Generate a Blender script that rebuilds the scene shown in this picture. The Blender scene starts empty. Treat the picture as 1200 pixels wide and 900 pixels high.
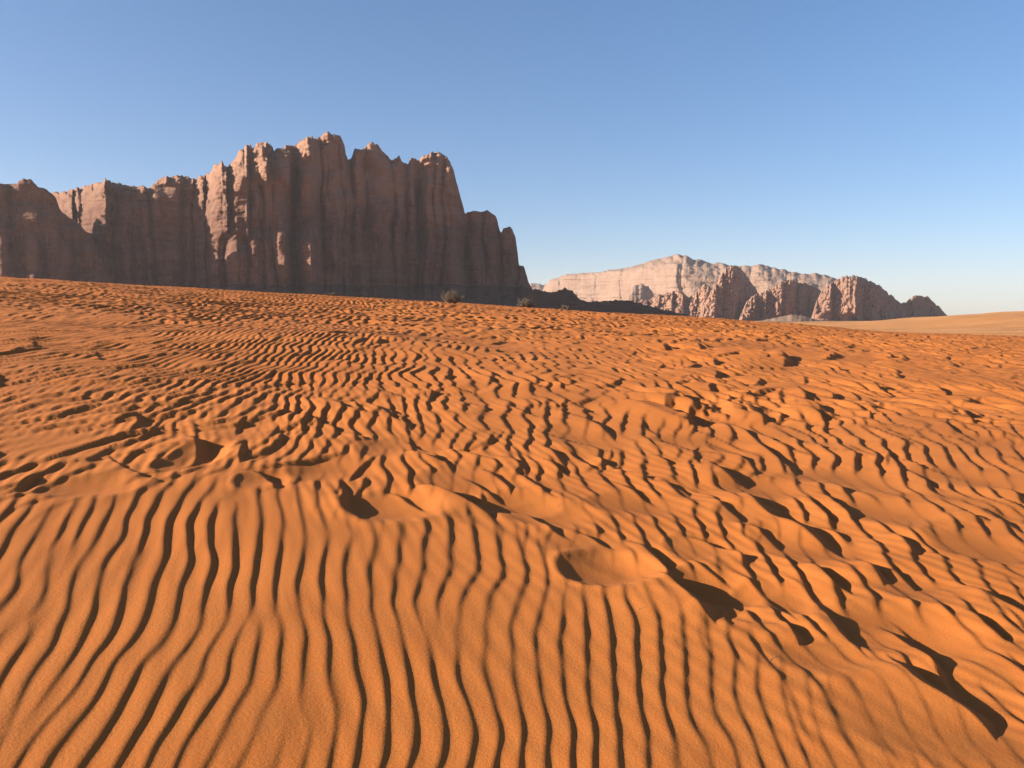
import bpy, math, random
import numpy as np
random.seed(7)
C = bpy.context.scene.collection
scene = bpy.context.scene

# ------------------------------------------------------------------ camera
HORIZON, FPX = 374.0, 906.0
PITCH = math.atan((450 - HORIZON) / FPX)
EYE = 1.6
cam_d = bpy.data.cameras.new('camera')
cam_d.sensor_width = 36.0
cam_d.lens = 36.0 * FPX / 1200.0
cam_d.clip_start, cam_d.clip_end = 0.1, 60000
cam = bpy.data.objects.new('camera', cam_d)
C.objects.link(cam)
cam.location = (0, 0, EYE)
cam.rotation_euler = (math.pi / 2 - PITCH, 0, 0)
scene.camera = cam

# ------------------------------------------------------------------ sky and sun
SUN_EL = math.radians(18.5)
SUN_BACK = math.radians(14.0)            # how far behind the camera's left the sun stands
sdir = np.array([-math.cos(SUN_BACK) * math.cos(SUN_EL), -math.sin(SUN_BACK) * math.cos(SUN_EL), math.sin(SUN_EL)])
world = bpy.data.worlds.new('World')
scene.world = world
world.use_nodes = True
nt = world.node_tree
nt.nodes.clear()
skyn = nt.nodes.new('ShaderNodeTexSky')
skyn.sky_type = 'NISHITA'
skyn.sun_disc = False
skyn.sun_elevation = SUN_EL
skyn.sun_rotation = math.atan2(sdir[0], sdir[1])
skyn.altitude = 900
skyn.air_density, skyn.dust_density, skyn.ozone_density = 1.0, 1.0, 3.6
bg = nt.nodes.new('ShaderNodeBackground')
bg.inputs['Strength'].default_value = 0.055
wo = nt.nodes.new('ShaderNodeOutputWorld')
gam = nt.nodes.new('ShaderNodeGamma')
gam.inputs['Gamma'].default_value = 0.8
hsv = nt.nodes.new('ShaderNodeHueSaturation')
hsv.inputs['Saturation'].default_value = 1.22
hsv.inputs['Value'].default_value = 1.42
nt.links.new(skyn.outputs[0], gam.inputs['Color'])
nt.links.new(gam.outputs[0], hsv.inputs['Color'])
tint = nt.nodes.new('ShaderNodeMix')
tint.data_type, tint.blend_type = 'RGBA', 'MULTIPLY'
tint.inputs[0].default_value = 1
tint.inputs[7].default_value = (1.05, .965, 1.0, 1)
nt.links.new(hsv.outputs[0], tint.inputs[6])
nt.links.new(tint.outputs[2], bg.inputs['Color'])
nt.links.new(bg.outputs[0], wo.inputs['Surface'])

sl = bpy.data.lights.new('sun', 'SUN')
sl.energy = 5.0
sl.angle = math.radians(0.5)
sl.color = (1.0, 0.93, 0.82)
so = bpy.data.objects.new('sun', sl)
C.objects.link(so)
from mathutils import Vector
so.rotation_euler = Vector(sdir.tolist()).to_track_quat('Z', 'Y').to_euler()

vs = scene.view_settings
vs.view_transform, vs.look, vs.exposure, vs.gamma = 'Standard', 'None', 1.55, 1.0
scene.cycles.max_bounces = 5
scene.cycles.diffuse_bounces = 3
scene.cycles.volume_bounces = 0
scene.cycles.volume_step_rate = 4.0
scene.cycles.use_adaptive_sampling = True
scene.cycles.use_denoising = True

# ------------------------------------------------------------------ numpy noise
_rs = np.random.RandomState(11)
_perm = _rs.permutation(1024).astype(np.int32)
_perm = np.concatenate([_perm, _perm])
_ga = _rs.rand(1024) * 2 * np.pi
_g2x, _g2y = np.cos(_ga).astype(np.float32), np.sin(_ga).astype(np.float32)
_g3 = _rs.randn(1024, 3).astype(np.float32)
_g3 /= np.linalg.norm(_g3, axis=1)[:, None]


def _f(t):
    return t * t * t * (t * (t * 6 - 15) + 10)


def perlin2(x, y, seed=0):
    x = np.asarray(x, np.float32) + seed * 17.31
    y = np.asarray(y, np.float32) - seed * 9.73
    xi, yi = np.floor(x).astype(np.int32), np.floor(y).astype(np.int32)
    xf, yf = x - xi, y - yi
    u, v = _f(xf), _f(yf)

    def g(dx, dy):
        h = _perm[(_perm[(xi + dx) & 1023] + yi + dy) & 1023]
        return _g2x[h] * (xf - dx) + _g2y[h] * (yf - dy)
    a = g(0, 0); a += u * (g(1, 0) - a)
    b = g(0, 1); b += u * (g(1, 1) - b)
    return (a + v * (b - a)) * 1.4


def perlin3(x, y, z, seed=0):
    x = np.asarray(x, np.float32) + seed * 17.31
    y = np.asarray(y, np.float32) - seed * 9.73
    z = np.asarray(z, np.float32) + seed * 5.17
    xi, yi, zi = (np.floor(k).astype(np.int32) for k in (x, y, z))
    xf, yf, zf = x - xi, y - yi, z - zi
    u, v, w = _f(xf), _f(yf), _f(zf)

    def g(dx, dy, dz):
        h = _perm[(_perm[(_perm[(xi + dx) & 1023] + yi + dy) & 1023] + zi + dz) & 1023]
        gg = _g3[h]
        return gg[..., 0] * (xf - dx) + gg[..., 1] * (yf - dy) + gg[..., 2] * (zf - dz)

    def pl(dz):
        a = g(0, 0, dz); a += u * (g(1, 0, dz) - a)
        b = g(0, 1, dz); b += u * (g(1, 1, dz) - b)
        return a + v * (b - a)
    a = pl(0)
    return (a + w * (pl(1) - a)) * 1.4


def fbm2(x, y, n=4, seed=0, gain=.5):
    s, a, f = 0, 1.0, 1.0
    for k in range(n):
        s = s + a * perlin2(x * f, y * f, seed + k * 3)
        a *= gain; f *= 2.03
    return s


def fbm3(x, y, z, n=4, seed=0, gain=.5):
    s, a, f = 0, 1.0, 1.0
    for k in range(n):
        s = s + a * perlin3(x * f, y * f, z * f, seed + k * 3)
        a *= gain; f *= 2.03
    return s


def sstep(a, b, x):
    t = np.clip((x - a) / (b - a), 0, 1)
    return t * t * (3 - 2 * t)


# ------------------------------------------------------------------ helpers
def ray(px, py):
    """direction in the world of a point of the view"""
    a = (np.asarray(px, float) - 600) / FPX
    b = -(np.asarray(py, float) - 450) / FPX
    return a, math.cos(PITCH) + b * math.sin(PITCH), -math.sin(PITCH) + b * math.cos(PITCH)


def grid_mesh(name, X, Y, Z, wrap=False):
    """X, Y, Z are (rows, cols)"""
    nr, nc = X.shape
    co = np.stack([X, Y, Z], -1).reshape(-1, 3).astype(np.float32)
    idx = np.arange(nr * nc, dtype=np.int32).reshape(nr, nc)
    q = np.stack([idx[:-1, :-1], idx[:-1, 1:], idx[1:, 1:], idx[1:, :-1]], -1).reshape(-1, 4)
    me = bpy.data.meshes.new(name)
    me.vertices.add(len(co)); me.vertices.foreach_set('co', co.ravel())
    me.loops.add(q.size); me.loops.foreach_set('vertex_index', q.ravel())
    me.polygons.add(len(q))
    me.polygons.foreach_set('loop_start', np.arange(0, q.size, 4, dtype=np.int32))
    me.polygons.foreach_set('loop_total', np.full(len(q), 4, np.int32))
    me.update(calc_edges=True)
    me.polygons.foreach_set('use_smooth', np.ones(len(q), bool))
    return me


def link(name, me, mat, parent=None, **props):
    o = bpy.data.objects.new(name, me)
    C.objects.link(o)
    if mat is not None:
        me.materials.append(mat)
    if parent is not None:
        o.parent = parent
    for k, v in props.items():
        o[k] = v
    return o


# ------------------------------------------------------------------ materials
def new_mat(name, rough=.9, spec=.2):
    m = bpy.data.materials.new(name)
    m.use_nodes = True
    n = m.node_tree
    b = n.nodes['Principled BSDF']
    b.inputs['Roughness'].default_value = rough
    b.inputs['Specular IOR Level'].default_value = spec
    return m, n, b


def noise(n, vec, scale, detail=4, rough=.55, dist=0):
    t = n.nodes.new('ShaderNodeTexNoise')
    t.inputs['Scale'].default_value = scale
    t.inputs['Detail'].default_value = detail
    t.inputs['Roughness'].default_value = rough
    t.inputs['Distortion'].default_value = dist
    n.links.new(vec, t.inputs['Vector'])
    return t.outputs['Fac']


def mapping(n, vec, scale):
    t = n.nodes.new('ShaderNodeMapping')
    t.inputs['Scale'].default_value = scale
    n.links.new(vec, t.inputs['Vector'])
    return t.outputs[0]


def ramp(n, fac, stops):
    t = n.nodes.new('ShaderNodeValToRGB')
    e = t.color_ramp.elements
    while len(e) < len(stops):
        e.new(.5)
    for k, (p, c) in enumerate(stops):
        e[k].position = p
        e[k].color = (c[0], c[1], c[2], 1) if hasattr(c, '__len__') else (c, c, c, 1)
    n.links.new(fac, t.inputs[0])
    return t.outputs[0]


def mix(n, fac, a, b, mode='MIX'):
    t = n.nodes.new('ShaderNodeMix')
    t.data_type = 'RGBA'
    t.blend_type = mode
    if isinstance(fac, (int, float)):
        t.inputs[0].default_value = fac
    else:
        n.links.new(fac, t.inputs[0])
    for s, v in ((t.inputs[6], a), (t.inputs[7], b)):
        if isinstance(v, tuple):
            s.default_value = (v[0], v[1], v[2], 1)
        else:
            n.links.new(v, s)
    return t.outputs[2]


def bump(n, height, strength, dist, b, prev=None):
    t = n.nodes.new('ShaderNodeBump')
    t.inputs['Strength'].default_value = strength
    t.inputs['Distance'].default_value = dist
    n.links.new(height, t.inputs['Height'])
    if prev is not None:
        n.links.new(prev, t.inputs['Normal'])
    n.links.new(t.outputs[0], b.inputs['Normal'])
    return t.outputs[0]


def geo_pos(n):
    return n.nodes.new('ShaderNodeNewGeometry').outputs['Position']


def sand_material():
    m, n, b = new_mat('orange_sand', .95, .12)
    p = geo_pos(n)
    big = noise(n, p, .35, 4)
    med = noise(n, p, 9, 5, .6)
    grain = noise(n, p, 420, 3, .7)
    c = ramp(n, big, [(.3, (0.385, 0.107, 0.018)), (.7, (0.45, 0.136, 0.027))])
    c = mix(n, ramp(n, noise(n, p, 1.6, 5, .62, .8), [(.38, 0.0), (.72, .45)]), c, (.37, .100, .018))
    c = mix(n, ramp(n, med, [(.35, 0.0), (.7, .5)]), c, (0.342, 0.120, 0.027))
    c = mix(n, ramp(n, grain, [(.3, 0.0), (.75, .28)]), c, (0.205, 0.071, 0.020))
    n.links.new(c, b.inputs['Base Color'])
    h = bump(n, noise(n, p, 65, 4, .7), .45, .006, b)
    bump(n, grain, .35, .0022, b, h)
    return m


def plain_material():
    m, n, b = new_mat('pale_plain_sand', .95, .1)
    p = geo_pos(n)
    big = noise(n, mapping(n, p, (.35, 1, 1)), .012, 5, .6)
    med = noise(n, mapping(n, p, (.2, 1, 1)), .09, 5, .65)
    c = ramp(n, big, [(.35, (0.44, 0.195, 0.066)), (.65, (0.50, 0.245, 0.092))])
    c = mix(n, ramp(n, noise(n, p, 1.6, 5, .62, .8), [(.38, 0.0), (.72, .45)]), c, (.37, .100, .018))
    c = mix(n, ramp(n, med, [(.45, 0.0), (.75, .75)]), c, (0.239, 0.108, 0.040))
    n.links.new(c, b.inputs['Base Color'])
    bump(n, noise(n, p, .5, 6, .7), .6, 1.2, b)
    return m


def rock_material(name, base, light, dark, scale=1.0, streak=.6, band=.5, bumpd=5.0, upper=None):
    """bedded sandstone: level bands, upright streaks of desert varnish, blotches"""
    m, n, b = new_mat(name, .92, .15)
    p = geo_pos(n)
    bands = noise(n, mapping(n, p, (.12, .12, 1)), .055 * scale, 6, .65, .3)
    streaks = noise(n, mapping(n, p, (1, 1, .06)), .05 * scale, 5, .6, .4)
    blot = noise(n, p, .014 * scale, 4, .6)
    fine = noise(n, mapping(n, p, (.4, .4, 1)), .35 * scale, 5, .7)
    c = ramp(n, bands, [(.32, dark), (.48, base), (.66, light)])
    c = mix(n, band, base, c)
    c = mix(n, ramp(n, blot, [(.35, 0.0), (.7, .55)]), c, light)
    c = mix(n, ramp(n, streaks, [(.5, 0.0), (.72, streak)]), c, dark)
    c = mix(n, ramp(n, fine, [(.35, .35), (.6, 0.0)]), c, dark)
    joint = noise(n, mapping(n, p, (1, 1, .10)), .028 * scale, 5, .6, .6)      # thin dark crack lines drawn in the colour
    ab = n.nodes.new('ShaderNodeMath'); ab.operation = 'SUBTRACT'
    n.links.new(joint, ab.inputs[0]); ab.inputs[1].default_value = .5
    a2 = n.nodes.new('ShaderNodeMath'); a2.operation = 'ABSOLUTE'
    n.links.new(ab.outputs[0], a2.inputs[0])
    c = mix(n, ramp(n, a2.outputs[0], [(0.0, .75), (.018, 0.0)]), c, dark)
    if upper is not None:                                # paler top beds, also lightened to lift the sunlit caps above the shaded wall
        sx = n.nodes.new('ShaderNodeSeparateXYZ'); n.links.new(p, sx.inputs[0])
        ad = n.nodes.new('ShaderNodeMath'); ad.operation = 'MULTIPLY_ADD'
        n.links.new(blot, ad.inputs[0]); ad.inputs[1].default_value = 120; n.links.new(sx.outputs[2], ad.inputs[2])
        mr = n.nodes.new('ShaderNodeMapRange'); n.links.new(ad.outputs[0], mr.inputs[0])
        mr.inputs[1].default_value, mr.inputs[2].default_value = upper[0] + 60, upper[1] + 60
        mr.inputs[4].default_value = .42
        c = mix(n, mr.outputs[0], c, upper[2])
    n.links.new(c, b.inputs['Base Color'])
    h = bump(n, fine, .7, bumpd, b)
    bump(n, noise(n, p, 1.1 * scale, 4, .7), .5, bumpd * .35, b, h)
    return m


M_SAND = sand_material()
M_PLAIN = plain_material()
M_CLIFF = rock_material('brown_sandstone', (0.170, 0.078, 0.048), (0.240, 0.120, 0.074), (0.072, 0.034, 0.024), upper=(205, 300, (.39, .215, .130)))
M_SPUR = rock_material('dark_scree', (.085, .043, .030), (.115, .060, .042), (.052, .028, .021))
M_PALE = rock_material('pale_sandstone', (0.215, 0.130, 0.086), (0.280, 0.186, 0.128), (0.150, 0.085, 0.058), .5, .35, .35, 9)
M_RED = rock_material('red_sandstone', (.225, .115, .072), (.33, .185, .118), (.10, .052, .036), .6, .4, .4, 5)


# ------------------------------------------------------------------ the near dune
DA, DB = -.0578, .0412


def base_z(x, y):
    over = np.maximum(y - 50, 0)
    z = DA * x + DB * y - .00052 * over ** 2
    # right-hand foot of the dune levels out
    z = z - .34 * np.exp(-((x / np.maximum(y, 5) - .49) / .12) ** 2) * sstep(35, 75, y)
    z = z + .010 * np.maximum(x - 44, 0)
    return z


def on_dune(px, py):
    """where the line of sight through a point of the view meets the plane of the dune"""
    dx, dy, dz = ray(px, py)
    t = EYE / (DA * dx + DB * dy - dz)
    return np.stack([dx * t, dy * t], -1)


# ripple pattern: noise passed again and again through an oriented band filter,
# which gives long crests that fork and end as wind ripples do
def ripple_tile(nx, ny, cx, cy, lam, sig_r, sig_a, seed, iters=5):
    rs = np.random.RandomState(seed)
    kx = np.fft.fftfreq(nx, cx)[None, :]
    ky = np.fft.fftfreq(ny, cy)[:, None]
    kr = np.sqrt(kx ** 2 + ky ** 2)
    k0 = 1 / lam
    ang = np.arctan2(ky, kx)
    F = np.exp(-.5 * ((kr - k0) / (sig_r * k0)) ** 2) * np.exp(-.5 * (ang / sig_a) ** 2) * (kx > 0)
    u = np.fft.ifft2(np.fft.fft2(rs.randn(ny, nx)) * F)
    for k in range(iters):
        u = u / (np.abs(u) + .25 * np.abs(u).mean())
        u = np.fft.ifft2(np.fft.fft2(u) * F)
    u = u / np.abs(u).mean()
    return u.astype(np.complex64)


def sample(tile, cx, cy, p, q):
    ny, nx = tile.shape
    a, b = p / cx, q / cy
    ai, bi = np.floor(a).astype(np.int64), np.floor(b).astype(np.int64)
    fa, fb = (a - ai).astype(np.float32), (b - bi).astype(np.float32)
    a0, a1, b0, b1 = ai % nx, (ai + 1) % nx, bi % ny, (bi + 1) % ny
    return ((tile[b0, a0] * (1 - fa) + tile[b0, a1] * fa) * (1 - fb)
            + (tile[b1, a0] * (1 - fa) + tile[b1, a1] * fa) * fb)


def skew(u, m=2.6):
    """long windward slope, short steep lee slope"""
    amp = np.clip(np.abs(u), 0, 1.25)
    ph = np.angle(u)
    f = np.sin(2 * np.arctan2(np.sin(ph / 2) / m, np.cos(ph / 2)))
    return (f - .35) * amp


TURN = math.radians(-7.5)
RX, RY = math.cos(TURN), -math.sin(TURN)     # across the crests, to the right
QX, QY = math.sin(TURN), math.cos(TURN)      # along the crests, away


def terrace_side(x, y):
    """>0 beyond the lip that ends the long straight ripples of the near slope"""
    pts = on_dune(np.array([-500, -100, 0, 110, 240, 330, 420, 520, 640, 760, 850, 930, 1100, 1300, 1700]),
                  np.array([600, 590, 585, 575, 552, 558, 604, 606, 640, 690, 730, 800, 900, 1000, 1200]))
    yy = np.interp(x / np.maximum(y, .3), pts[:, 0] / pts[:, 1], pts[:, 1])
    return y - yy


def scarp_field(x, y, z, pts, H, up=.30, down=.45, lee=1.7, endw=.35):
    """a slip face along a line: the sand climbs to the line from its left and drops at the angle of repose on its right"""
    pts = np.asarray(pts, float)
    for _ in range(3):                                   # round the corners off
        if len(pts) > 2:
            a_, b_ = pts[:-1], pts[1:]
            mid = np.stack([a_ * .75 + b_ * .25, a_ * .25 + b_ * .75], 1).reshape(-1, 2)
            pts = np.vstack([pts[:1], mid[1:-1], pts[-1:]])
    seg = np.diff(pts, axis=0)
    L = np.hypot(seg[:, 0], seg[:, 1])
    cum = np.concatenate([[0], np.cumsum(L)])
    pad = max(up, down) * 3
    lo, hi = pts.min(0) - pad, pts.max(0) + pad
    m = np.nonzero((x > lo[0]) & (x < hi[0]) & (y > lo[1]) & (y < hi[1]))[0]
    if not len(m):
        return
    X, Y = x[m], y[m]
    bd = np.full(len(m), 1e9)
    bs = np.zeros(len(m)); bt = np.zeros(len(m))
    for k in range(len(seg)):
        d = seg[k] / max(L[k], 1e-6)
        rx, ry = X - pts[k, 0], Y - pts[k, 1]
        t = np.clip(rx * d[0] + ry * d[1], 0, L[k])
        ex, ey = rx - t * d[0], ry - t * d[1]
        dist = np.hypot(ex, ey)
        side = np.sign(d[0] * ry - d[1] * rx)
        u = dist < bd
        bd = np.where(u, dist, bd)
        bs = np.where(u, side * dist, bs)
        bt = np.where(u, cum[k] + t, bt)
    # orient so that the drop is on the right-hand (+x) side
    d = pts[-1] - pts[0]
    if d[1] > 0:
        bs = -bs
    T2 = float(d @ d)
    tc = np.clip(((X - pts[0, 0]) * d[0] + (Y - pts[0, 1]) * d[1]) / T2, 0, 1)
    w = sstep(0, endw, tc) * sstep(0, endw, 1 - tc)
    Hh = H * w
    face = np.maximum(Hh * lee, 1e-4)
    s = bs
    left = .55 * np.exp(np.minimum(s, 0) / up)
    fr = np.clip(s / face, 0, 1)
    fr = fr * .85 + .15 * fr * fr * (3 - 2 * fr)
    right = .55 - fr
    rec = -.45 * np.exp(-np.maximum(s - face, 0) / down)
    g = np.where(s < 0, left, np.where(s < face, right, rec))
    # fade beyond the two ends, where the nearest point is an end of the line
    endfade = np.clip(1 - (bd / pad) ** 2, 0, 1) ** 2
    z[m] += (Hh * g * endfade).astype(z.dtype)


SCARPS = [  # points of the view, height
    ([(868, 570), (880, 590), (905, 605), (940, 622), (985, 648), (1010, 656)], .12),
    ([(1035, 765), (1065, 800), (1110, 822), (1150, 845), (1172, 868)], .085),
    ([(770, 668), (790, 690), (812, 712), (842, 736)], .085),
    ([(800, 624), (830, 636), (860, 648), (890, 660)], .06),
    ([(480, 564), (520, 576), (550, 592), (585, 608)], .095),
    ([(1135, 682), (1160, 702), (1190, 718), (1230, 738)], .07),
    ([(885, 516), (905, 532), (925, 546), (935, 556)], .07),
    ([(828, 540), (850, 558), (870, 566), (885, 570)], .085),
    ([(404, 560), (398, 585), (404, 598), (430, 610)], .042),
    ([(675, 486), (700, 498), (724, 514)], .065),
    ([(770, 560), (800, 576), (812, 582)], .05),
    ([(1000, 650), (1020, 668), (1038, 686)], .05),
    ([(1040, 620), (1060, 630), (1075, 650)], .05),
    ([(1120, 598), (1140, 606), (1165, 612)], .055),
    ([(915, 728), (925, 740), (938, 756)], .04),
    ([(826, 700), (850, 706), (872, 716)], .035),
    ([(218, 505), (232, 520), (226, 540), (200, 548)], .085),
    ([(292, 548), (312, 556), (322, 572)], .06),
    ([(150, 482), (165, 492), (150, 505)], .055),
    ([(40, 555), (22, 570), (2, 582)], .04),
    ([(500, 520), (540, 524), (585, 540)], .045),
    ([(560, 545), (590, 560), (600, 575)], .045),
    ([(710, 545), (740, 552), (770, 562)], .05),
    ([(960, 575), (985, 590), (1000, 608)], .045),
    ([(1030, 660), (1050, 668), (1075, 690)], .035),
    ([(440, 470), (460, 490), (490, 496)], .05),
    ([(640, 520), (655, 540), (668, 548)], .05),
    ([(520, 395), (545, 402), (590, 412)], .16),
    ([(500, 408), (530, 412), (560, 420)], .10),
    ([(905, 412), (920, 420), (918, 430)], .20),
    ([(950, 408), (985, 415), (960, 423)], .20),
    ([(1010, 440), (1030, 448), (1060, 452)], .14),
    ([(860, 438), (880, 442), (900, 450)], .12),
    ([(980, 455), (1010, 462), (1030, 470)], .12),
    ([(1070, 462), (1100, 468), (1120, 474)], .12),
    ([(820, 430), (840, 436), (838, 446)], .12),
    ([(925, 448), (945, 455), (985, 462)], .12),
    ([(1130, 440), (1160, 446), (1190, 452)], .10),
]
BOWLS = [  # middle, half width, half height in the view, depth, squareness of the near lip
    ((472, 592), 68, 22, .075), ((722, 668), 66, 24, .08), ((232, 532), 34, 20, .09),
    ((110, 570), 62, 16, .045), ((850, 690), 55, 24, .055), ((965, 640), 75, 22, .06),
    ((1075, 740), 95, 32, .06), ((905, 606), 60, 14, .05), ((310, 560), 32, 12, .05),
    ((1165, 640), 60, 18, .05), ((1090, 690), 60, 18, .04), ((620, 585), 50, 16, .05),
    ((560, 560), 70, 16, .045), ((1010, 560), 60, 14, .04), ((760, 590), 60, 14, .04),
    ((560, 400), 90, 9, .12), ((960, 415), 80, 8, .18), ((830, 640), 45, 16, .04), ((1110, 850), 120, 48, .02), ((985, 770), 70, 26, .02), ((700, 640), 60, 18, .02), ((655, 600), 60, 18, .05), ((400, 545), 55, 16, .045),
    ((700, 510), 60, 14, .05), ((830, 520), 55, 12, .045), ((1060, 600), 60, 16, .05), ((930, 700), 55, 20, .045), ((1150, 560), 60, 12, .045),
    ((480, 520), 60, 14, .04), ((60, 520), 70, 16, .025), ((300, 500), 60, 14, .02), ((900, 570), 55, 14, .05),
]


def build_dune():
    # rows fan out from the foot of the camera, columns are lines of sight
    rs = [.02, .3, .6, .9]
    while rs[-1] < 190:
        r = rs[-1]
        if r < 2.2: d = .02
        elif r < 95:
            d = min(max(r * r / 1060.0, .0052), 0.1 if r < 26 else (.15 if r < 45 else (.25 if r < 70 else .4)))
        else: d = 3.0
        rs.append(r + d)
    R = np.array(rs)
    t0 = math.radians(35.5)
    inner = np.arctan(np.linspace(-math.tan(t0), math.tan(t0), 910))
    outer = np.concatenate([np.linspace(t0, math.radians(50), 90)[1:], np.linspace(math.radians(50), math.radians(105), 36)[1:]])
    T = np.concatenate([-outer[::-1], inner, outer])
    print('dune grid', len(R), len(T))
    RR, TT = np.meshgrid(R, T, indexing='ij')
    # depth rows rather than circles inside the view, so that rows stay level
    X = (RR * np.sin(TT)).ravel()
    Y = (RR * np.cos(TT)).ravel()
    Rf = RR.ravel()
    z = base_z(X, Y)
    # broad swells
    z = z + .10 * np.clip(Rf / 14, .1, 1.8) * fbm2(X * .11, Y * .11, 2, 5)
    near = terrace_side(X, Y) + .22 * perlin2(X * 1.6, Y * 1.6, 31) + .1 * perlin2(X * 4, Y * 4, 32)
    wl0 = sstep(0, 2, -X)
    wb = sstep(-.55 - .3 * wl0, .6 + .4 * wl0, near + .25 * perlin2(X * 1.1, Y * 2.2, 33))          # 0 near slope, 1 beyond
    # hummocks beyond the lip
    far_amp = sstep(2, 10, Rf)
    hum = fbm2((X * RX + Y * RY) * .95, (X * QX + Y * QY) * .55, 3, 41)
    z = z + wb * (.007 + .013 * far_amp) * hum
    # the near slope ends at a low lip
    z = z + .02 * np.exp(-np.maximum(-near, 0) / .30) * (1 - wb)
    zz = np.zeros_like(z)
    for pts, H in SCARPS:
        w = on_dune(np.array([p[0] for p in pts]), np.array([p[1] for p in pts]))
        r = np.hypot(*w.mean(0))
        k = max(1.0, min(r / 6, 4))
        scarp_field(X, Y, zz, w, H * .95, up=.30 * k, down=.48 * k, endw=.33)
    rnd = random.Random(3)
    for k in range(430):
        # small slip faces scattered beyond the lip, most in the trampled band on the right
        px = rnd.uniform(-80, 1280)
        py = 395 + 150 * rnd.random() ** 1.3
        if rnd.random() < .55:
            px, py = rnd.uniform(760, 1250), rnd.uniform(392, 492)
        a = on_dune(np.array([px]), np.array([py]))[0]
        r = math.hypot(*a)
        if r > 70: continue
        ln = rnd.uniform(.35, .8) * (1 + r / 30)
        th = math.radians(rnd.gauss(100 if px > 350 else 80, 22))
        bend = rnd.uniform(-.35, .35) * ln
        d = np.array([math.cos(th), math.sin(th)])
        nrm = np.array([d[1], -d[0]])
        pts = [a - d * ln, a - d * ln * .3 + nrm * bend * .6, a + d * ln * .35 + nrm * bend * .6, a + d * ln]
        rough = 1.0 if (760 < px and py < 500) or (360 < px < 620 and py < 410) else .42
        scarp_field(X, Y, zz, pts, rnd.uniform(.03, .07) * rough * (1 + r / 38), up=.25 * (1 + r / 30), down=.3 * (1 + r / 30))
    # overlapping shallow scoops, smaller with distance, trailing from the middle to the lower right
    extra = []
    for k in range(75):
        px = rnd.uniform(400, 1280)
        top, bot = 405, np.interp(px, [60, 400, 600, 800, 1000, 1280], [560, 580, 600, 680, 780, 830])
        py = top + (bot - top) * rnd.random() ** .9
        f = (py - 337) / 283
        w_ = rnd.uniform(45, 95) * f ** .8
        sl = rnd.uniform(.35, .75) * f * (1 if px > 350 else -.6)
        a_ = rnd.uniform(-.12, .12)
        if any(abs(px - q[0]) < w_ * .6 and abs(py - q[1]) < w_ * .22 for q in extra):
            continue
        extra.append((px, py))
        vx = px + w_ * np.array([-.5, -.2, .15, .5])
        vy = py + w_ * sl * np.array([-.5, -.3 + a_, .2 + a_, .5])
        w2 = on_dune(vx, vy)
        r_ = np.hypot(*w2.mean(0))
        kk = max(.8, min(r_ / 7, 3))
        scarp_field(X, Y, zz, w2, rnd.uniform(.025, .055) * kk ** .7 * (1 if px > 380 else .6), up=.22 * kk, down=.30 * kk)
    smooth = np.zeros_like(z)
    for (c, hw, hh, dep) in BOWLS:
        p0, p1 = on_dune(np.array([c[0] - hw, c[0] + hw]), np.array([c[1], c[1]]))
        q0, q1 = on_dune(np.array([c[0], c[0]]), np.array([c[1] + hh, c[1] - hh]))
        ctr = on_dune(np.array([c[0]]), np.array([c[1]]))[0]
        ax = np.linalg.norm(p1 - p0) / 2
        ay = np.linalg.norm(q1 - q0) / 2
        ex = (X - ctr[0]) / ax
        ey = (Y - (q0[1] + q1[1]) / 2) / ay
        rr = np.sqrt(ex ** 2 + ey ** 2) * (1 + .12 * perlin2(X * 2.5, Y * 2.5, 51))
        rr = rr + .22 * ex * (1 - sstep(.7, 1.4, rr))      # deepest towards the left
        g = -(1 - sstep(.1, 1.12, rr)) + .12 * np.exp(-((rr - 1.02) / .16) ** 2)
        zz += dep * .75 * g
        smooth += (1 - sstep(.55, 1.15, rr)) * (Rf < 12)
    lim = np.clip(.085 + .0025 * Rf, 0, .16)
    zz = lim * np.tanh(zz / lim)                         # where hollows overlap they do not pile up
    z = z + zz
    # ripples
    lamA, cxA, cyA = .200, .020, .040
    tileA = ripple_tile(1024, 768, cxA, cyA, lamA, .16, .13, 5)
    lamB, cxB, cyB = .25, .027, .040
    tileB = ripple_tile(2048, 1536, cxB, cyB, lamB, .20, .30, 9, 5)
    P = X * RX + Y * RY
    Q = X * QX + Y * QY
    wp = .13 * perlin2(X * .9, Y * .7, 61) + .05 * perlin2(X * 2.1, Y * 1.7, 62) + .5 * perlin2(X * .13, Y * .13, 63) + .10 * sstep(0, 3, X) * perlin2(X * 1.5, Y * 1.3, 65)
    rip = np.zeros_like(z)
    sel = wb < 1
    # on the near slope the crests fan out and widen uphill
    lamN = .033 + .0249 * np.maximum(Y, .3)
    PN = 8.4 * X / (np.maximum(Y, .3) + 1.33)
    QN = 8.0 * np.log(np.maximum(Y, .3) + 1.33)
    cN = X / np.maximum(Y, .5)
    PN = PN + 1.0 * np.minimum(cN + .18, 0) * np.log(np.maximum(Y, .5) / 3.5) * (cN > -1.2)
    wn = .055 * perlin2(PN * 1.0, QN * .8, 61) + .016 * perlin2(PN * 2.6, QN * 2.0, 62) + .16 * perlin2(PN * .4, QN * .4, 63) + .03 * perlin2(PN * 1.8, QN * 1.5, 66)
    uA = sample(tileA, cxA, cyA, (PN + wn)[sel], QN[sel])
    rip[sel] += ((1 - wb)[sel] * .0071 * np.clip(lamN[sel] / .2, 0, 1.3) * (1 - .45 * sstep(.22, .5, X[sel] / np.maximum(Y[sel], .5))) * (.85 + .4 * perlin2(PN[sel] * .8, QN[sel] * .6, 64)) * skew(uA, 1.75))
    sel = wb > 0
    wq = .13 * perlin2(X * .8, Y * .8, 71)[sel] + .05 * perlin2(X * 2.3, Y * 2.3, 72)[sel] - .6 * zz[sel]
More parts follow.
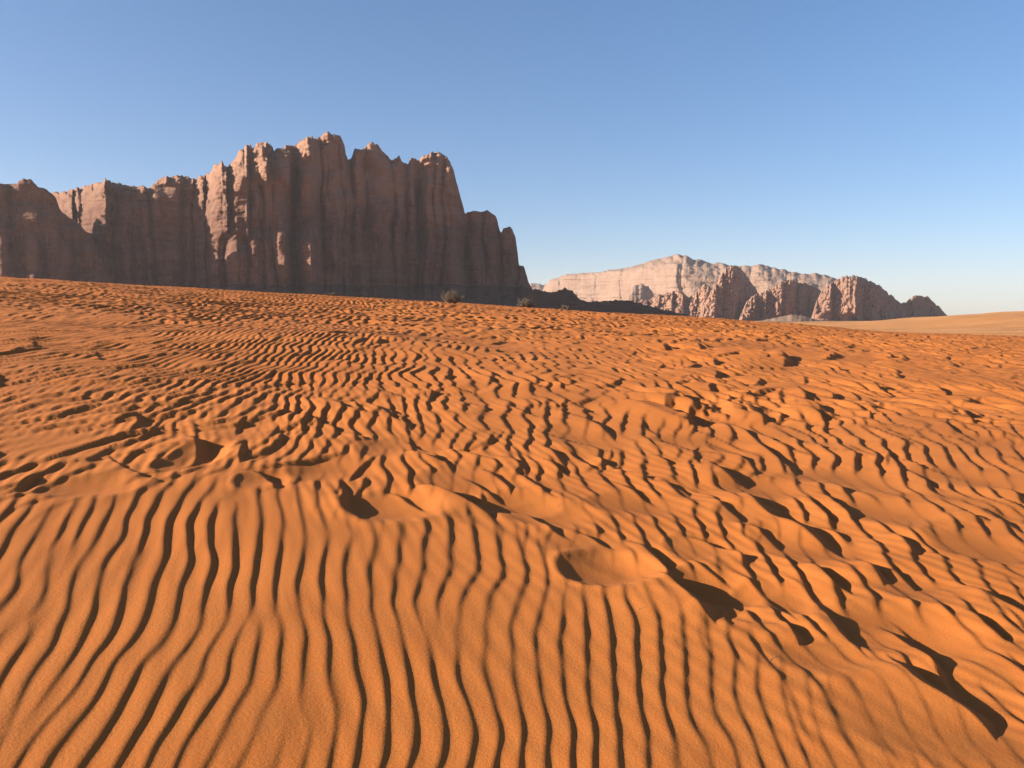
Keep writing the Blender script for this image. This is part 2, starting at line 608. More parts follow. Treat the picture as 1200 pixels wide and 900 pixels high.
    # crests run straight on the left and spread out on the right, widening uphill
    cB = X / np.maximum(Y, 1)
    LB = np.minimum((Y + 6) / 12, 1.6)
    wl = sstep(-.08, -.50, cB + .05 * perlin2(X * .3, Y * .3, 76))
    wl = sstep(.08, .50, -cB)
    Leff = 1 / ((1 - wl) / LB + wl / 1.3)
    PB = X / Leff * RX + .06 * Y
    QB = np.where(Y < 13.2, 12 * np.log(np.maximum(Y, .5) + 6), 12 * math.log(19.2) + (Y - 13.2) / 1.6)
    PB = PB - wl * .07 * Y
    # towards the crest of the dune the ripples are broader
    wf = sstep(17, 34, Rf[sel] + 4 * perlin2(X[sel] * .2, Y[sel] * .2, 77))
    uF = sample(tileB, cxB, cyB, .66 * PB[sel] + .6 * wp[sel] + 1.6 * wq + 3, .62 * QB[sel] + 5)
    uB = sample(tileB, cxB, cyB, 1.42 * PB[sel] + .8 * wp[sel] + wq, 1.2 * QB[sel])
    rip[sel] += (wb * (1 + .25 * sstep(-1, 3, X)) * (1 + .8 * sstep(14, 45, Rf)) * .0086 * Leff * (.85 + .5 * perlin2(X * .5, Y * .5, 73)))[sel] * ((1 - wf) * skew(uB, 2.2) + wf * 1.9 * skew(uF, 2.2))
    # fine secondary ripples
    uC = sample(tileA, cxA, cyA, (P * 1.9 + Q * .35 + wp)[Rf < 14], (Q * 1.3)[Rf < 14])
    rip[Rf < 14] += .0016 * (uC.real * (.4 + wb[Rf < 14]))
    # steep slip faces and bowl floors carry fewer ripples
    Zg = zz.reshape(RR.shape)
    z = z + rip * (1 - .8 * sstep(.012, .05, np.abs(zz))) * (1 - .72 * np.clip(smooth, 0, 1))
    # loose lumps along trampled ground
    tramp = sstep(18, 30, Rf) * sstep(-6, 8, X - .15 * Y) * (1 - sstep(55, 80, Rf))
    z = z + tramp * .035 * np.abs(fbm2(X * 1.1, Y * .9, 3, 81))
    sh = RR.shape
    me = grid_mesh('dune', X.reshape(sh), Y.reshape(sh), z.reshape(sh))
    me.flip_normals()
    return link('dune', me, M_SAND, kind='structure', label='rippled orange sand dune sloping up to the left')


dune = build_dune()


# ------------------------------------------------------------------ the plain behind and the pale sand rise on the right
def plain_z(x, y):
    d = np.hypot(x, y)
    z = -6.0 + 0 * x
    rise = .078 * np.log1p(np.exp(np.clip((x - 300) / 40, -30, 30))) * 40 * np.exp(-((y - 640) / 330) ** 2)
    z = z + np.minimum(rise, 60)
    z = z + 3.0 * sstep(150, 700, y) * fbm2(x * .004, y * .004, 4, 91) * np.exp(-((y - 700) / 1200) ** 2)
    z = z + .35 * sstep(60, 300, d) * fbm2(x * .03, y * .05, 3, 92)
    return z


def build_plain():
    r = np.concatenate([np.linspace(0, 60, 8)[:-1], np.geomspace(60, 2600, 190), np.geomspace(2700, 40000, 40)])
    a = np.concatenate([np.linspace(-180, -45, 28)[:-1], np.linspace(-45, 45, 280), np.linspace(45, 180, 28)[1:]])
    RR, TT = np.meshgrid(r, np.radians(a), indexing='ij')
    X, Y = RR * np.sin(TT), RR * np.cos(TT)
    me = grid_mesh('desert_plain', X, Y, plain_z(X, Y))
    me.flip_normals()
    link('desert_plain', me, M_PLAIN, kind='structure', label='pale sandy desert plain rising at the right behind the dune')


build_plain()


# ------------------------------------------------------------------ rock walls
def rock_wall(name, mat, sky, depth, cracks=None, cap=None, capback=.8, batter=.10, talus=0, ncol=600, nrow=240,
              base=-12, vis=356, pill=.35, rough=1.0, billow=0.0, thick=250, seed=1, blk=.05, steps=1.0, flute=.18, asym=None, facets=None, jag=1.0, knob=.5, ledge=0.0, scree=None, smooth=30, bench=.25, **props):
    """a rock mass with real depth. sky: its skyline as points of the view; depth: (px, metres away) pairs.
    cracks: upright clefts (px, width, depth) between rounded buttresses; cap: (px, height in view px) of the domed top"""
    sky = np.array(sky, float)
    x0, x1 = sky[0, 0], sky[-1, 0]
    px = np.linspace(x0, x1, ncol)
    dep = np.array(depth, float)
    D = np.interp(px, dep[:, 0], dep[:, 1])
    # smooth the base line
    ker = np.hanning(max(5, ncol // smooth) | 1); ker /= ker.sum()
    Dp = np.convolve(np.pad(D, len(ker) // 2, mode='edge'), ker, mode='valid')
    D = Dp[:ncol]
    scale = D / FPX                                     # metres per view pixel
    py = np.interp(px, sky[:, 0], sky[:, 1])
    dx, dy, dz = ray(px, py)
    X, Y, ZT = dx / dy * D, D, EYE + dz / dy * D
    ZT = ZT + scale * jag * (1.1 + .3 * rough) * fbm2(px * .22, px * 0 + seed, 4, seed, .6)
    NX, NY = -X / np.hypot(X, Y), -Y / np.hypot(X, Y)    # relief stands out towards the open desert
    e = np.clip(np.minimum(px - x0, x1 - px) / (.035 * (x1 - x0)), 0, 1)
    e = np.sqrt(1 - (1 - e) ** 2)                        # rounded plan at both ends
    dxv, dyv, dzv = ray(px, np.full_like(px, vis))
    ZV = EYE + dzv / dyv * D                             # lowest level seen over the dune
    ZV = np.minimum(ZV, ZT - 2 * scale)
    s = np.linspace(0, 1, nrow)[:, None]
    Z = ZV[None] + (ZT - ZV)[None] * s
    PX = np.broadcast_to(px, Z.shape)
    SC = np.broadcast_to(scale, Z.shape)
    capx = np.interp(px, *np.array(cap, float).T) if cap is not None else np.full_like(px, 15.)
    CH = (capx * scale)[None]
    CH = np.minimum(CH, (ZT - ZV)[None] * .95)
    # each dome has a depth of its own
    t = np.clip((Z - (ZT[None] - CH)) / CH, 0, 1)
    tt = np.clip(t + .10 * perlin2(PX * .12, Z / SC * .12, seed + 5) * (t > 0), 0, 1)
    capoff = np.sqrt(np.clip(1 - tt ** 1.7, 0, 1))
    capoff = capoff * (t < 1)
    off = CH * capback * capoff
    u = (Z - ZV[None]) / (ZT - ZV)[None]
    # buttresses between the clefts
    wob = 4.5 * perlin2(PX * .022, Z / SC * .022, seed + 3) + 1.6 * perlin2(PX * .05, Z / SC * .035, seed + 1) + .7 * perlin2(PX * .2, Z / SC * .15, seed + 2)
    pxx = PX + wob * (1 if cracks is not None else 0)
    body = np.zeros_like(Z)
    asyp = 0.0 if asym is None else np.interp(PX, *np.array(asym, float).T)
    if cracks is not None:
        cr = np.array(sorted(c[0] for c in cracks), float)
        wd = dict((c[0], c[1]) for c in cracks)
        edges = np.concatenate([[x0 - 6], cr, [x1 + 6]])
        for k in range(len(edges) - 1):
            a, b = edges[k], edges[k + 1]
            tq = (pxx - a) / (b - a)
            mm = (tq >= 0) & (tq < 1)
            w = (b - a)
            tc = np.clip(tq, 0, 1)
            prof = (1 - np.abs(2 * tc - 1) ** 2.3) ** .55 * (.55 + .45 * (1 - u)) * min(1, w / 14) * np.clip(.75 + 1.2 * perlin2(np.full_like(Z, k * .73), Z / SC * .018, seed + 6), .12, 1.4) 
            saw = np.where(tc < .72, (tc / .72) ** .85, 1 - ((tc - .72) / .28) ** 2)
            rk = random.Random(seed * 100 + k)
            g = asyp * (.5 + rk.random())
            hk = .35 + .55 * rk.random()
            butt = np.sqrt(np.clip(1 - np.clip((u - hk * .8) / (hk * .2), 0, 1) ** 2, 0, 1)) * (u < hk)
            tb = np.clip((tc - .12 - .3 * rk.random()) / .5, 0, 1)
            extra = butt * np.sqrt(np.clip(1 - (2 * tb - 1) ** 2, 0, 1)) * w * SC * bench * (.4 + rk.random())
            body = np.where(mm, extra + w * SC * ((1 - asyp) * prof * pill * (.6 + .8 * rk.random()) + saw * g * .75), body)
        for c in cracks:
            w_, d_ = c[1], c[2]
            cc = np.exp(-((pxx - c[0]) / w_) ** 2)
            body = body - cc * d_ * SC * np.clip(.75 + 1.0 * perlin2(np.full_like(Z, c[0] * .37), Z / SC * .025, seed + 4), .08, 1.3)
    # faces turned to the left, each ending in a sharp arete on its right
    fmask = np.zeros_like(Z)
    if facets is not None:
        YV = HORIZON - (Z - EYE) / SC
        fw = 1.4 * perlin2(PX * .06, YV * .06, seed + 70) + .8 * perlin2(PX * .2, YV * .2, seed + 71)
        for (xl, xr, yb, slp) in facets:
            a_ = PX + fw + (YV - yb) * .02
            tf = (a_ - xl) / (xr - xl)
            ver = 1 - sstep(-3, 3, YV - yb + 5 * perlin2(PX * .12, YV * .05, seed + 72))
            inside = (tf > 0) & (tf < 1.12)
            ramp_ = np.where(tf < 1, tf, np.clip(1 - (tf - 1) / .12, 0, 1)) * slp * (xr - xl)
            body = np.where(inside, body * .4 + ramp_ * ver * SC + body * .6 * (1 - ver), body)
            fmask = np.where(inside, np.maximum(fmask, ver), fmask)
    # finer flutes
    fl = np.abs(perlin2(PX * .11, Z / SC * .012, seed + 9)) * 5 + np.abs(perlin2(PX * .27, Z / SC * .02, seed + 10)) * 2.2
    body = body + fl * SC * flute
    body = body + SC * (6.5 * perlin2(PX * .021, Z / SC * .006, seed + 90) + 3.2 * np.clip(perlin2(PX * .05, Z / SC * .05, seed + 91) * 3, -1, 1)) * ledge
    body = body * np.clip(capoff ** .35, 0, 1)
    zt = np.interp(px, [x0, x1], [talus, talus]) * scale
    low = np.clip((ZV[None] + zt[None] - Z), 0, None)
    body = body * (1 - .75 * sstep(0, 1, low / np.maximum(zt[None], 1e-3)) * (talus > 0))
    off = off + body + batter * (ZT[None] - Z) + low * 1.35
    # bedding, blocks, bulges
    n1 = fbm3(X[None] / SC * .02, Y[None] / SC * .02, Z / SC * .30, 3, seed + 20)
    n2 = fbm3(X[None] / SC * blk * 2.4, (Y[None] - off) / SC * blk * 2.4, Z / SC * blk * 4, 4, seed + 30, .43)
    bil = np.abs(perlin3(X[None] / SC * .085, (Y[None] - off) / SC * .085, Z / SC * .085, seed + 40)) \
        + .5 * np.abs(perlin3(X[None] / SC * .19, (Y[None] - off) / SC * .19, Z / SC * .19, seed + 41)) \
        + .25 * np.abs(perlin3(X[None] / SC * .42, (Y[None] - off) / SC * .42, Z / SC * .42, seed + 42))
    lit = sstep(0, .25, t) * (1 - sstep(.96, 1, t))
    led = perlin3(X[None] / SC * .012, Y[None] / SC * .012, Z / SC * .55, seed + 60)
    led = np.clip(led * 3.5, -1, 1) * .55 + np.clip(perlin3(X[None] / SC * .03, Y[None] / SC * .03, Z / SC * .17, seed + 61) * 4, -1, 1) * .8
    disp = SC * (steps * (.9 * n1 + led * (1 + .5 * knob * np.maximum(lit, fmask))) + rough * (.7 + knob * np.maximum(lit, fmask)) * n2 + billow * 9 * bil)
    off = (off + disp * np.clip(1 - t ** 8, 0, 1)) * e[None] + 0
    zj = SC * (rough * .5 * n2 * lit + billow * 1.5 * bil * lit) * (s < .999)
    XX = X[None] + NX[None] * off
    YY = Y[None] + NY[None] * off
    Zf = Z + zj * .8
    Zf = np.minimum(Zf, ZT[None])
    # the foot, below what the dune lets one see
    foot_off = off[0] + (ZV - base) * 1.1
    XF, YF, ZF = X + NX * foot_off * e, Y + NY * foot_off * e, np.full_like(X, base)
    # top and back
    th = thick * e
    rowsX = [XF[None], XX]; rowsY = [YF[None], YY]; rowsZ = [ZF[None], Zf]
    for fb, dz_ in ((.12, .02), (.3, .08), (.6, .25), (1.0, .6)):
        rowsX.append((X - NX * th * fb)[None]); rowsY.append((Y - NY * th * fb)[None])
        rowsZ.append((ZT - (ZT - base) * dz_ + SC[0] * 1.2 * perlin2(px * .1, px * 0 + fb * 9, seed + 50) * (fb > .2) - .6 * SC[0])[None])
    rowsX.append((X - NX * th * 1.3)[None]); rowsY.append((Y - NY * th * 1.3)[None]); rowsZ.append(np.full_like(X, base)[None])
    me = grid_mesh(name, np.vstack(rowsX), np.vstack(rowsY), np.vstack(rowsZ))
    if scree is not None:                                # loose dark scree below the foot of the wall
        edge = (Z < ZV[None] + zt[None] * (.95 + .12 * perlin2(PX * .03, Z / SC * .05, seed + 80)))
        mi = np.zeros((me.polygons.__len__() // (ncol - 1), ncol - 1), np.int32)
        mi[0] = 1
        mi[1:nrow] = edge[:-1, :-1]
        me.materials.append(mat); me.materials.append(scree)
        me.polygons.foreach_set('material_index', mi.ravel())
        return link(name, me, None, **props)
    return link(name, me, mat, **props)


MAIN_SKY = [(-450, 205), (-300, 210), (-165, 226), (-47, 238), (20, 245), (52, 236), (60, 229), (75, 226), (90, 223), (97, 221), (105, 218), (113, 217), (120, 213.5), (128, 213), (138, 215), (150, 217),  # leftmost points lie out of view, shaped to cast shadow along the wall
            (160, 219), (168, 217), (173, 222), (178, 218), (183, 213), (192, 209), (200, 207), (207, 207), (213, 206), (220, 207.5),
            (228, 210), (233, 208), (240, 206), (247, 202), (252, 195), (260, 192.5), (265, 198), (268, 197), (275, 186), (283, 178),
            (291, 172), (293, 171), (296, 175), (300, 170), (309, 168.5), (317, 170), (321, 179), (330, 177), (340, 174), (350, 167),
            (358, 164.5), (365, 166), (372, 162), (383, 158.5), (393, 160), (399, 165), (404, 171), (405, 181), (408, 188), (412, 184),
            (415, 176), (419, 175), (424, 177), (430, 171), (436, 167.5), (442, 170), (448, 178), (452, 182), (459, 188), (465, 186),
            (468, 183), (471, 189), (478, 193), (481, 186), (486, 185), (490, 188), (498, 183), (508, 179), (516, 180), (524, 186),
            (528, 194), (532, 204), (537, 222), (541, 235), (545, 250), (547, 250), (552, 247.5), (560, 247), (566, 248), (570, 247),
            (575, 249), (582, 256), (585, 268), (587, 274), (590, 268), (594, 267), (600, 268), (604, 277), (607, 300), (608, 311),
            (610, 311), (614, 312), (618, 325), (619, 331), (622, 334), (626, 345)]
MAIN_CR = [(-300, 3, 5), (-200, 3, 5), (-100, 3, 5), (0, 3, 5), (84, 2, 3), (107, 2, 3), (132, 1.5, 2), (150, 1.2, 1.5), (165, 1.2, 1.5), (178, 2, 4),
           (211, 1.2, 2), (225, 1.2, 1.5), (239, 1.5, 4), (262, 2.0, 4), (286, 1.5, 3), (305, 2, 5), (318, 1.0, 1.5), (343, 5, 20), (376, 1.2, 3),
           (399, 1, 1.2), (412, 3.5, 13), (429, .8, 1), (460, 1.6, 3), (475, 3, 9), (491, 6, 20), (508, 1.0, 2), (520, 1.2, 2), (547, 4, 15),
           (566, 2, 6), (586, 2.5, 7), (607, 2.5, 7)]
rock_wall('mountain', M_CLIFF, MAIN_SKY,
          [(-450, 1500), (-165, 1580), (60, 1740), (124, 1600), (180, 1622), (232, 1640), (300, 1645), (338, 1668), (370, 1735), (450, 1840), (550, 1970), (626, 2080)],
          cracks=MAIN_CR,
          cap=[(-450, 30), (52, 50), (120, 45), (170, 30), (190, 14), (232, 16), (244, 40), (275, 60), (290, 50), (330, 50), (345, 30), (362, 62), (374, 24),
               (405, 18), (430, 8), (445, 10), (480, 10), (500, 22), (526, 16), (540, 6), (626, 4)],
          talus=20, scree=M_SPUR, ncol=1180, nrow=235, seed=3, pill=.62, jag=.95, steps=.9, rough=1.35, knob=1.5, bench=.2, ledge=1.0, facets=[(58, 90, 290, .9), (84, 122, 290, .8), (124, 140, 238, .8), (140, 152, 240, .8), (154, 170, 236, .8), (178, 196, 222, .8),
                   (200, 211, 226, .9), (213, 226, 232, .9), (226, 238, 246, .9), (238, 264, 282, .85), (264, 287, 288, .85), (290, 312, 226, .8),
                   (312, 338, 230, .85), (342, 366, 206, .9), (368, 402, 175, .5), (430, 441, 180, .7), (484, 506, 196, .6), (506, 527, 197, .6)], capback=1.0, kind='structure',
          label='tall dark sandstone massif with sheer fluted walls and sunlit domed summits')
rock_wall('mountain', M_CLIFF,
          [(-620, 195), (-520, 150), (-440, 170), (-356, 150), (-300, 135), (-261, 132), (-225, 145), (-180, 165), (-142, 178), (-90, 195), (-40, 207), (-10, 214), (0, 215),  # unseen peak left of the view, its heights shaped to shade the massif
           (10, 215.5), (19, 215), (24, 211), (29, 209.5), (37, 211), (44, 219), (53, 222), (60, 227), (65, 230), (70, 246), (80, 254), (91, 261),
           (98, 269), (106, 274), (112, 288), (120, 305), (130, 330)],
          [(-620, 1360), (-300, 1390), (0, 1400), (130, 1470)],
          cracks=[(-520, 3, 6), (-430, 3, 6), (-330, 3, 7), (-260, 3, 6), (-190, 3, 7), (-120, 3, 6), (-60, 3, 6), (-25, 2, 3), (12, 1.5, 3), (50, 2, 3), (83, 1.5, 2)],
          cap=[(-620, 10), (130, 8)], talus=22, ledge=1.0, scree=M_SPUR, ncol=480, nrow=150, seed=8, thick=110, pill=.2, kind='structure',
          label='dark shaded cliff shoulder at the left end of the massif')
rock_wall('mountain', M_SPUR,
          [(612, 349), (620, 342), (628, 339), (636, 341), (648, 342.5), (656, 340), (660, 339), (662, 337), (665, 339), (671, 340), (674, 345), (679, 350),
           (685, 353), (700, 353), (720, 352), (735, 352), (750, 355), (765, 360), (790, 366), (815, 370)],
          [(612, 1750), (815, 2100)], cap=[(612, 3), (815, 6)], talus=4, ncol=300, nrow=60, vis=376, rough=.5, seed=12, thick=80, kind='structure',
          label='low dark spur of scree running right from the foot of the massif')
# far pale plateau
rock_wall('mountain', M_PALE,
          [(616, 336), (622, 332), (632, 333), (645, 334), (660, 334)], [(616, 9000), (660, 9000)], ncol=80, nrow=30, vis=365, talus=10, thick=600,
          seed=14, kind='structure', label='small faint bluish ridge farthest away beyond the massif')
rock_wall('mountain', M_PALE,
          [(636, 340), (640, 333), (645, 328), (655, 325), (665, 321), (690, 320), (705, 319), (712, 317), (735, 314), (752, 309), (765, 305),
           (775, 304), (783, 302), (790, 300.5), (795, 299), (803, 300), (812, 304), (820, 305), (835, 309), (848, 309), (858, 312), (870, 313), (885, 311),
           (893, 310.5), (905, 314), (925, 318), (940, 321), (955, 321), (970, 323), (980, 327), (992, 334), (1010, 345)],
          [(636, 7200), (800, 6000), (1010, 5300)],
          cracks=[(655, 2, 1.5), (682, 2, 2), (700, 1, 1), (731, 3, 5), (768, 2, 2), (800, 2, 2), (840, 2, 2), (880, 2, 2), (920, 2, 2), (960, 2, 2)],
          cap=[(636, 5), (700, 5), (712, 7), (760, 20), (795, 26), (860, 22), (900, 25), (1010, 20)], capback=3.4, pill=.05, batter=.25, flute=.02, jag=.3,
          talus=16, ncol=620, nrow=150, vis=378, rough=.9, billow=.22, seed=17, knob=.9, thick=1500, kind='structure',
          label='broad pale sandstone plateau with a sunlit stepped summit in the distance')
# red crags in front of it
rock_wall('rock_outcrop', M_RED,
          [(728, 356), (735, 352), (745, 351), (756, 352), (763, 350), (770, 346), (778, 345.5), (785, 343), (790, 340.5), (795, 340), (799, 341), (803, 345),
           (808, 349), (812, 346), (818, 338), (822, 335), (826, 334), (832, 336), (838, 341), (848, 350), (856, 360)],
          [(728, 3900), (856, 3700)], cracks=[(745, 2, 2), (758, 2, 3), (772, 2, 3), (788, 2, 3), (804, 2, 4), (815, 2, 3), (832, 2, 3), (845, 2, 3)], cap=[(728, 8), (856, 10)], capback=.9, ncol=300, nrow=130, vis=378, rough=2.4, billow=1.0, bench=.5, facets=[(733, 744, 400, .8), (746, 757, 400, .8), (760, 771, 400, .8), (774, 787, 400, .8), (789, 799, 400, .8), (806, 815, 400, .8), (816, 829, 400, .8), (834, 844, 400, .8)], talus=0, batter=.35,
          blk=.08, seed=21, thick=200, label='low heap of knobbly red crags left of the tall pointed red peak', category='rock outcrop')
rock_wall('rock_outcrop', M_RED,
          [(822, 372), (826, 356), (832, 343), (838, 335), (843, 325), (848, 318), (852, 314), (857, 311.5), (860, 311), (864, 311.5), (868, 314), (872, 319), (876, 324),
           (880, 331), (885, 337), (892, 350), (902, 372)],
          [(822, 3440), (860, 3500), (902, 3640)],
          cracks=[(838, 1.5, 3), (846, 1.5, 3), (853, 1.2, 3), (866, 2, 4), (876, 1.5, 3), (888, 1.5, 3)],
          cap=[(822, 8), (902, 8)], ncol=240, nrow=170, vis=380, rough=2.2, billow=.5, facets=[(824, 838, 400, .8), (838, 846, 400, .8), (847, 855, 400, .8), (856, 866, 352, .8), (850, 858, 400, .9)], bench=.3, steps=.25, capback=.5, talus=0, batter=.04, blk=.07, seed=23, thick=200,
          label='tall pointed fluted red peak in front of the pale plateau', category='rock outcrop')
rock_wall('rock_outcrop', M_RED,
          [(866, 374), (876, 352), (884, 346), (892, 344), (898, 341), (905, 336), (911, 334), (916, 330), (922, 328.5), (930, 329), (936, 332), (941, 330), (946, 334), (955, 337),
           (962, 341), (968, 348), (974, 362), (982, 372)],
          [(866, 3360), (918, 3430), (982, 3620)],
          cracks=[(890, 2, 3), (905, 1.5, 3), (915, 1.5, 3), (935, 2, 4), (950, 1.5, 3), (962, 1.5, 3)],
          cap=[(866, 8), (982, 6)], ncol=300, nrow=150, vis=380, rough=2.4, billow=.8, facets=[(868, 884, 368, .8), (886, 898, 366, .8), (898, 916, 372, .9), (918, 926, 345, .8), (936, 944, 342, .8)], bench=.4, steps=.35, capback=.6, talus=4, batter=.08, blk=.08, seed=27, thick=200,
          label='banded red crag between the pointed peak and the broad domed block', category='rock outcrop')
rock_wall('rock_outcrop', M_RED,
          [(950, 374), (958, 350), (963, 341), (970, 335), (975, 331), (980, 328), (985, 325.5), (992, 324), (1005, 323.5), (1010, 324.5), (1014, 327), (1020, 330), (1030, 334),
           (1036, 340), (1041, 344), (1046, 346), (1050, 352), (1056, 355), (1062, 354), (1066, 351), (1070, 347), (1073, 345.5), (1080, 347), (1088, 348),
           (1092, 353), (1098, 357), (1105, 364), (1112, 372)],
          [(950, 3260), (1010, 3340), (1112, 3620)],
          cracks=[(978, 1.5, 2), (1000, 2, 4), (1014, 2, 5), (1035, 1.5, 3), (1050, 2, 4), (1066, 1.5, 3), (1090, 2, 3)],
          cap=[(950, 10), (1000, 22), (1035, 18), (1050, 5), (1112, 5)], ncol=380, nrow=150, vis=381, rough=2.0, billow=.45, facets=[(958, 975, 366, .9), (974, 1003, 368, .9), (1010, 1022, 368, .9), (1020, 1036, 366, .9), (1037, 1047, 362, .8), (1084, 1096, 358, .5)], bench=.3, steps=.4, capback=.7, talus=4, batter=.08, blk=.07, seed=33, thick=250,
          label='broad domed red rock block with a dark tail at its right end', category='rock outcrop')
# round dome standing before the plateau wall
rock_wall('rock_dome', M_PALE,
          [(731, 362), (734, 350), (737, 342), (742, 336), (748, 333), (754, 333), (760, 336), (765, 342), (768, 350), (770, 362)],
          [(731, 5300), (770, 5400)], cap=[(731, 26), (770, 26)], capback=.9, ncol=90, nrow=60, vis=372, rough=.6, billow=.25, talus=0, batter=.1, seed=39, thick=120,
          label='rounded pale rock dome standing before the plateau wall', category='rock dome')
# scree slope at the foot of the red crags
rock_wall('mountain', rock_material('tan_scree', (.20, .115, .07), (.26, .155, .095), (.13, .075, .048)),
          [(862, 382), (880, 378), (900, 374), (915, 371), (928, 368.5), (940, 370), (955, 374), (975, 378), (1000, 382)],
          [(868, 2900), (1000, 2900)], cap=[(868, 12), (1000, 12)], capback=3.5, ncol=120, nrow=40, vis=384, rough=.4, billow=.12, flute=0, pill=0, bench=0, jag=.3, steps=.2, talus=0, batter=1.2, seed=44, thick=200,
          kind='structure', label='tan scree slope at the foot of the banded red crag')


# ------------------------------------------------------------------ dry bushes on the crest of the dune
def bark_material(name, c1, c2):
    m, n, b = new_mat(name, .9, .1)
    p = geo_pos(n)
    n.links.new(ramp(n, noise(n, p, 6, 3), [(.35, c1), (.65, c2)]), b.inputs['Base Color'])
    return m


M_TWIG = bark_material('dry_twig', (0.112, 0.070, 0.045), (0.210, 0.147, 0.098))
M_LEAF = bark_material('grey_leaf', (.12, .088, .058), (.20, .150, .105))


M_STRAW = bark_material('straw', (.30, .22, .13), (.42, .32, .20))


def dune_height(x, y):
    hit, loc, nn, ii = dune.ray_cast(Vector((x, y, 50)), Vector((0, 0, -1)))
    return loc.z if hit else float(base_z(x, y))


def bush(px, dist, half_w, height, seed, label, dens=1.6):
    rnd = random.Random(seed)
    x, y = (px - 600) / FPX * dist, dist
    root = bpy.data.objects.new('dry_bush', None)
    C.objects.link(root)
    root.location = (x, y, dune_height(x, y))
    root['label'] = label; root['category'] = 'bush'; root['group'] = 'dry bushes on the crest of the dune'
    V, F, LV, LF = [], [], [], []

    def tube(a, b, r0, r1):
        d = (b - a).normalized()
        s = d.orthogonal().normalized(); t = d.cross(s)
        k = len(V)
        for p, r in ((a, r0), (b, r1)):
            for j in range(3):
                an = j * 2.094
                V.append(tuple(p + (s * math.cos(an) + t * math.sin(an)) * r))
        for j in range(3):
            F.append((k + j, k + (j + 1) % 3, k + 3 + (j + 1) % 3, k + 3 + j))

    def leaf(p, r):
        k = len(LV)
        u = Vector((rnd.gauss(0, 1), rnd.gauss(0, 1), rnd.gauss(0, 1))).normalized()
        w = u.orthogonal().normalized()
        LV.extend([tuple(p - u * r), tuple(p + w * r * .45), tuple(p + u * r), tuple(p - w * r * .45)])
        LF.append((k, k + 1, k + 2, k + 3))
    for s in range(int(70 * dens)):
        az = rnd.uniform(0, 6.283)
        lean = rnd.uniform(.1, 1.25)
        L = rnd.uniform(.6, 1.05)
        p = Vector((rnd.gauss(0, .12) * half_w, rnd.gauss(0, .12) * half_w, 0))
        d = Vector((math.cos(az) * math.sin(lean), math.sin(az) * math.sin(lean), math.cos(lean)))
        r = .022
        for q in range(5):
            st = Vector((d.x * half_w, d.y * half_w, d.z * height)) * L / 5
            nx = p + st
            nx.z = max(nx.z, .03)
            tube(p, nx, r, r * .75)
            r *= .75
            if q > 0:
                for b_ in range(3):
                    dd = Vector((rnd.gauss(0, 1), rnd.gauss(0, 1), rnd.uniform(.1, 1.2))).normalized() * rnd.uniform(.12, .3) * height
                    tube(nx, nx + dd, r * .6, r * .2)
                    for l_ in range(5):
                        leaf(nx + dd * rnd.uniform(.3, 1.05) + Vector((rnd.gauss(0, .03), rnd.gauss(0, .03), rnd.gauss(0, .03))), rnd.uniform(.02, .05))
            p = nx
            d = (d + Vector((rnd.gauss(0, .16), rnd.gauss(0, .16), rnd.gauss(.05, .12)))).normalized()
    me = bpy.data.meshes.new('branches'); me.from_pydata(V, [], F)
    link('branches', me, M_TWIG, root)
    me = bpy.data.meshes.new('foliage'); me.from_pydata(LV, [], LF)
    link('foliage', me, M_LEAF, root)


bush(529, 72, 1.2, 1.12, 1, 'largest dry grey bush on the dune crest before the massif')
bush(616, 72, .9, .82, 2, 'second dry bush on the crest near the right foot of the massif', 1.4)
bush(664, 73, .8, .42, 3, 'low flat dry bush on the crest below the dark spur', .7)
bush(391, 73, .7, .30, 4, 'tiny sparse tuft on the crest left of the largest bush', .4)

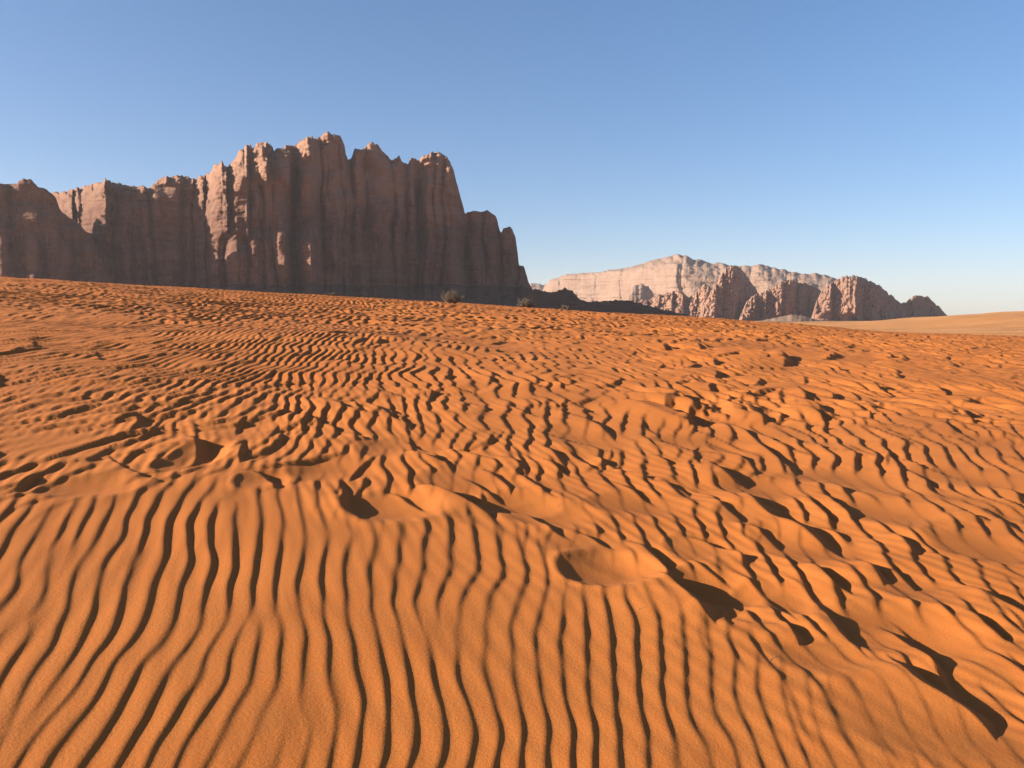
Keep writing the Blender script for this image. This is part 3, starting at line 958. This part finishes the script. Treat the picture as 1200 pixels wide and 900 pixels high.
# ------------------------------------------------------------------ bits of dry stalk lying on the near sand
STALKS = [(752, 716, 40, 1, 'tiny pale dry stalk in the middle of the near sand, right of centre'),
          (1172, 722, 30, 3, 'tiny pale dry stalk near the right edge beside a dark slip face'),
          (655, 588, 60, 4, 'tiny pale dry stalk farthest from the eye, beyond the lip'),
          (305, 655, 20, 5, 'tiny pale dry stalk among the long ripples on the left'),
          (905, 772, 55, 6, 'tiny pale dry stalk on the smooth sand left of the long curved slip face'),
          (1096, 702, 15, 7, 'tiny pale dry stalk on the smooth hollow at the right')]
for (px, py, deg, sd, lab) in STALKS:
    rnd = random.Random(sd)
    g = on_dune(np.array([px]), np.array([py]))[0]
    a = math.radians(deg)
    L = .045 + .02 * rnd.random()
    path = []
    for k in range(5):
        t = k / 4 - .5
        x, y = g[0] + math.cos(a) * L * t + .004 * math.sin(t * 5), g[1] + math.sin(a) * L * t
        path.append(Vector((x, y, dune_height(x, y) + .002 + .006 * max(t, 0))))
    V, F = [], []
    for k, p in enumerate(path):
        for j in range(5):
            an = j * 1.2566
            rr_ = .0011 * (1 - .12 * k)
            V.append((p.x - math.sin(a) * rr_ * math.cos(an), p.y + math.cos(a) * rr_ * math.cos(an), p.z + rr_ * math.sin(an)))
    for k in range(4):
        for j in range(5):
            F.append((k * 5 + j, k * 5 + (j + 1) % 5, k * 5 + 5 + (j + 1) % 5, k * 5 + 5 + j))
    F.append((4, 3, 2, 1, 0)); F.append((20, 21, 22, 23, 24))
    me = bpy.data.meshes.new('dry_stalk'); me.from_pydata(V, [], F)
    link('dry_stalk', me, M_STRAW, label=lab, category='dry stalk', group='bits of dry stalk on the near sand')

# ------------------------------------------------------------------ desert haze
HX, HY = 16000, 16000
hv = [(-HX, -2000, -60), (HX, -2000, -60), (HX, HY, -60), (-HX, HY, -60), (-HX, -2000, 760), (HX, -2000, 760), (HX, HY, 760), (-HX, HY, 760)]
hf = [(0, 3, 2, 1), (4, 5, 6, 7), (0, 1, 5, 4), (1, 2, 6, 5), (2, 3, 7, 6), (3, 0, 4, 7)]
USE_HAZE = True
if USE_HAZE:
    me = bpy.data.meshes.new('haze'); me.from_pydata(hv, [], hf)
    hm = bpy.data.materials.new('haze_air'); hm.use_nodes = True
    n = hm.node_tree; n.nodes.clear()
    v = n.nodes.new('ShaderNodeVolumePrincipled')
    v.inputs['Color'].default_value = (1.0, .90, .88, 1)
    v.inputs['Density'].default_value = 2.6e-5
    v.inputs['Anisotropy'].default_value = .2
    mo = n.nodes.new('ShaderNodeOutputMaterial')
    n.links.new(v.outputs[0], mo.inputs['Volume'])
    link('haze', me, hm, kind='stuff', label='thin dusty haze in the desert air')
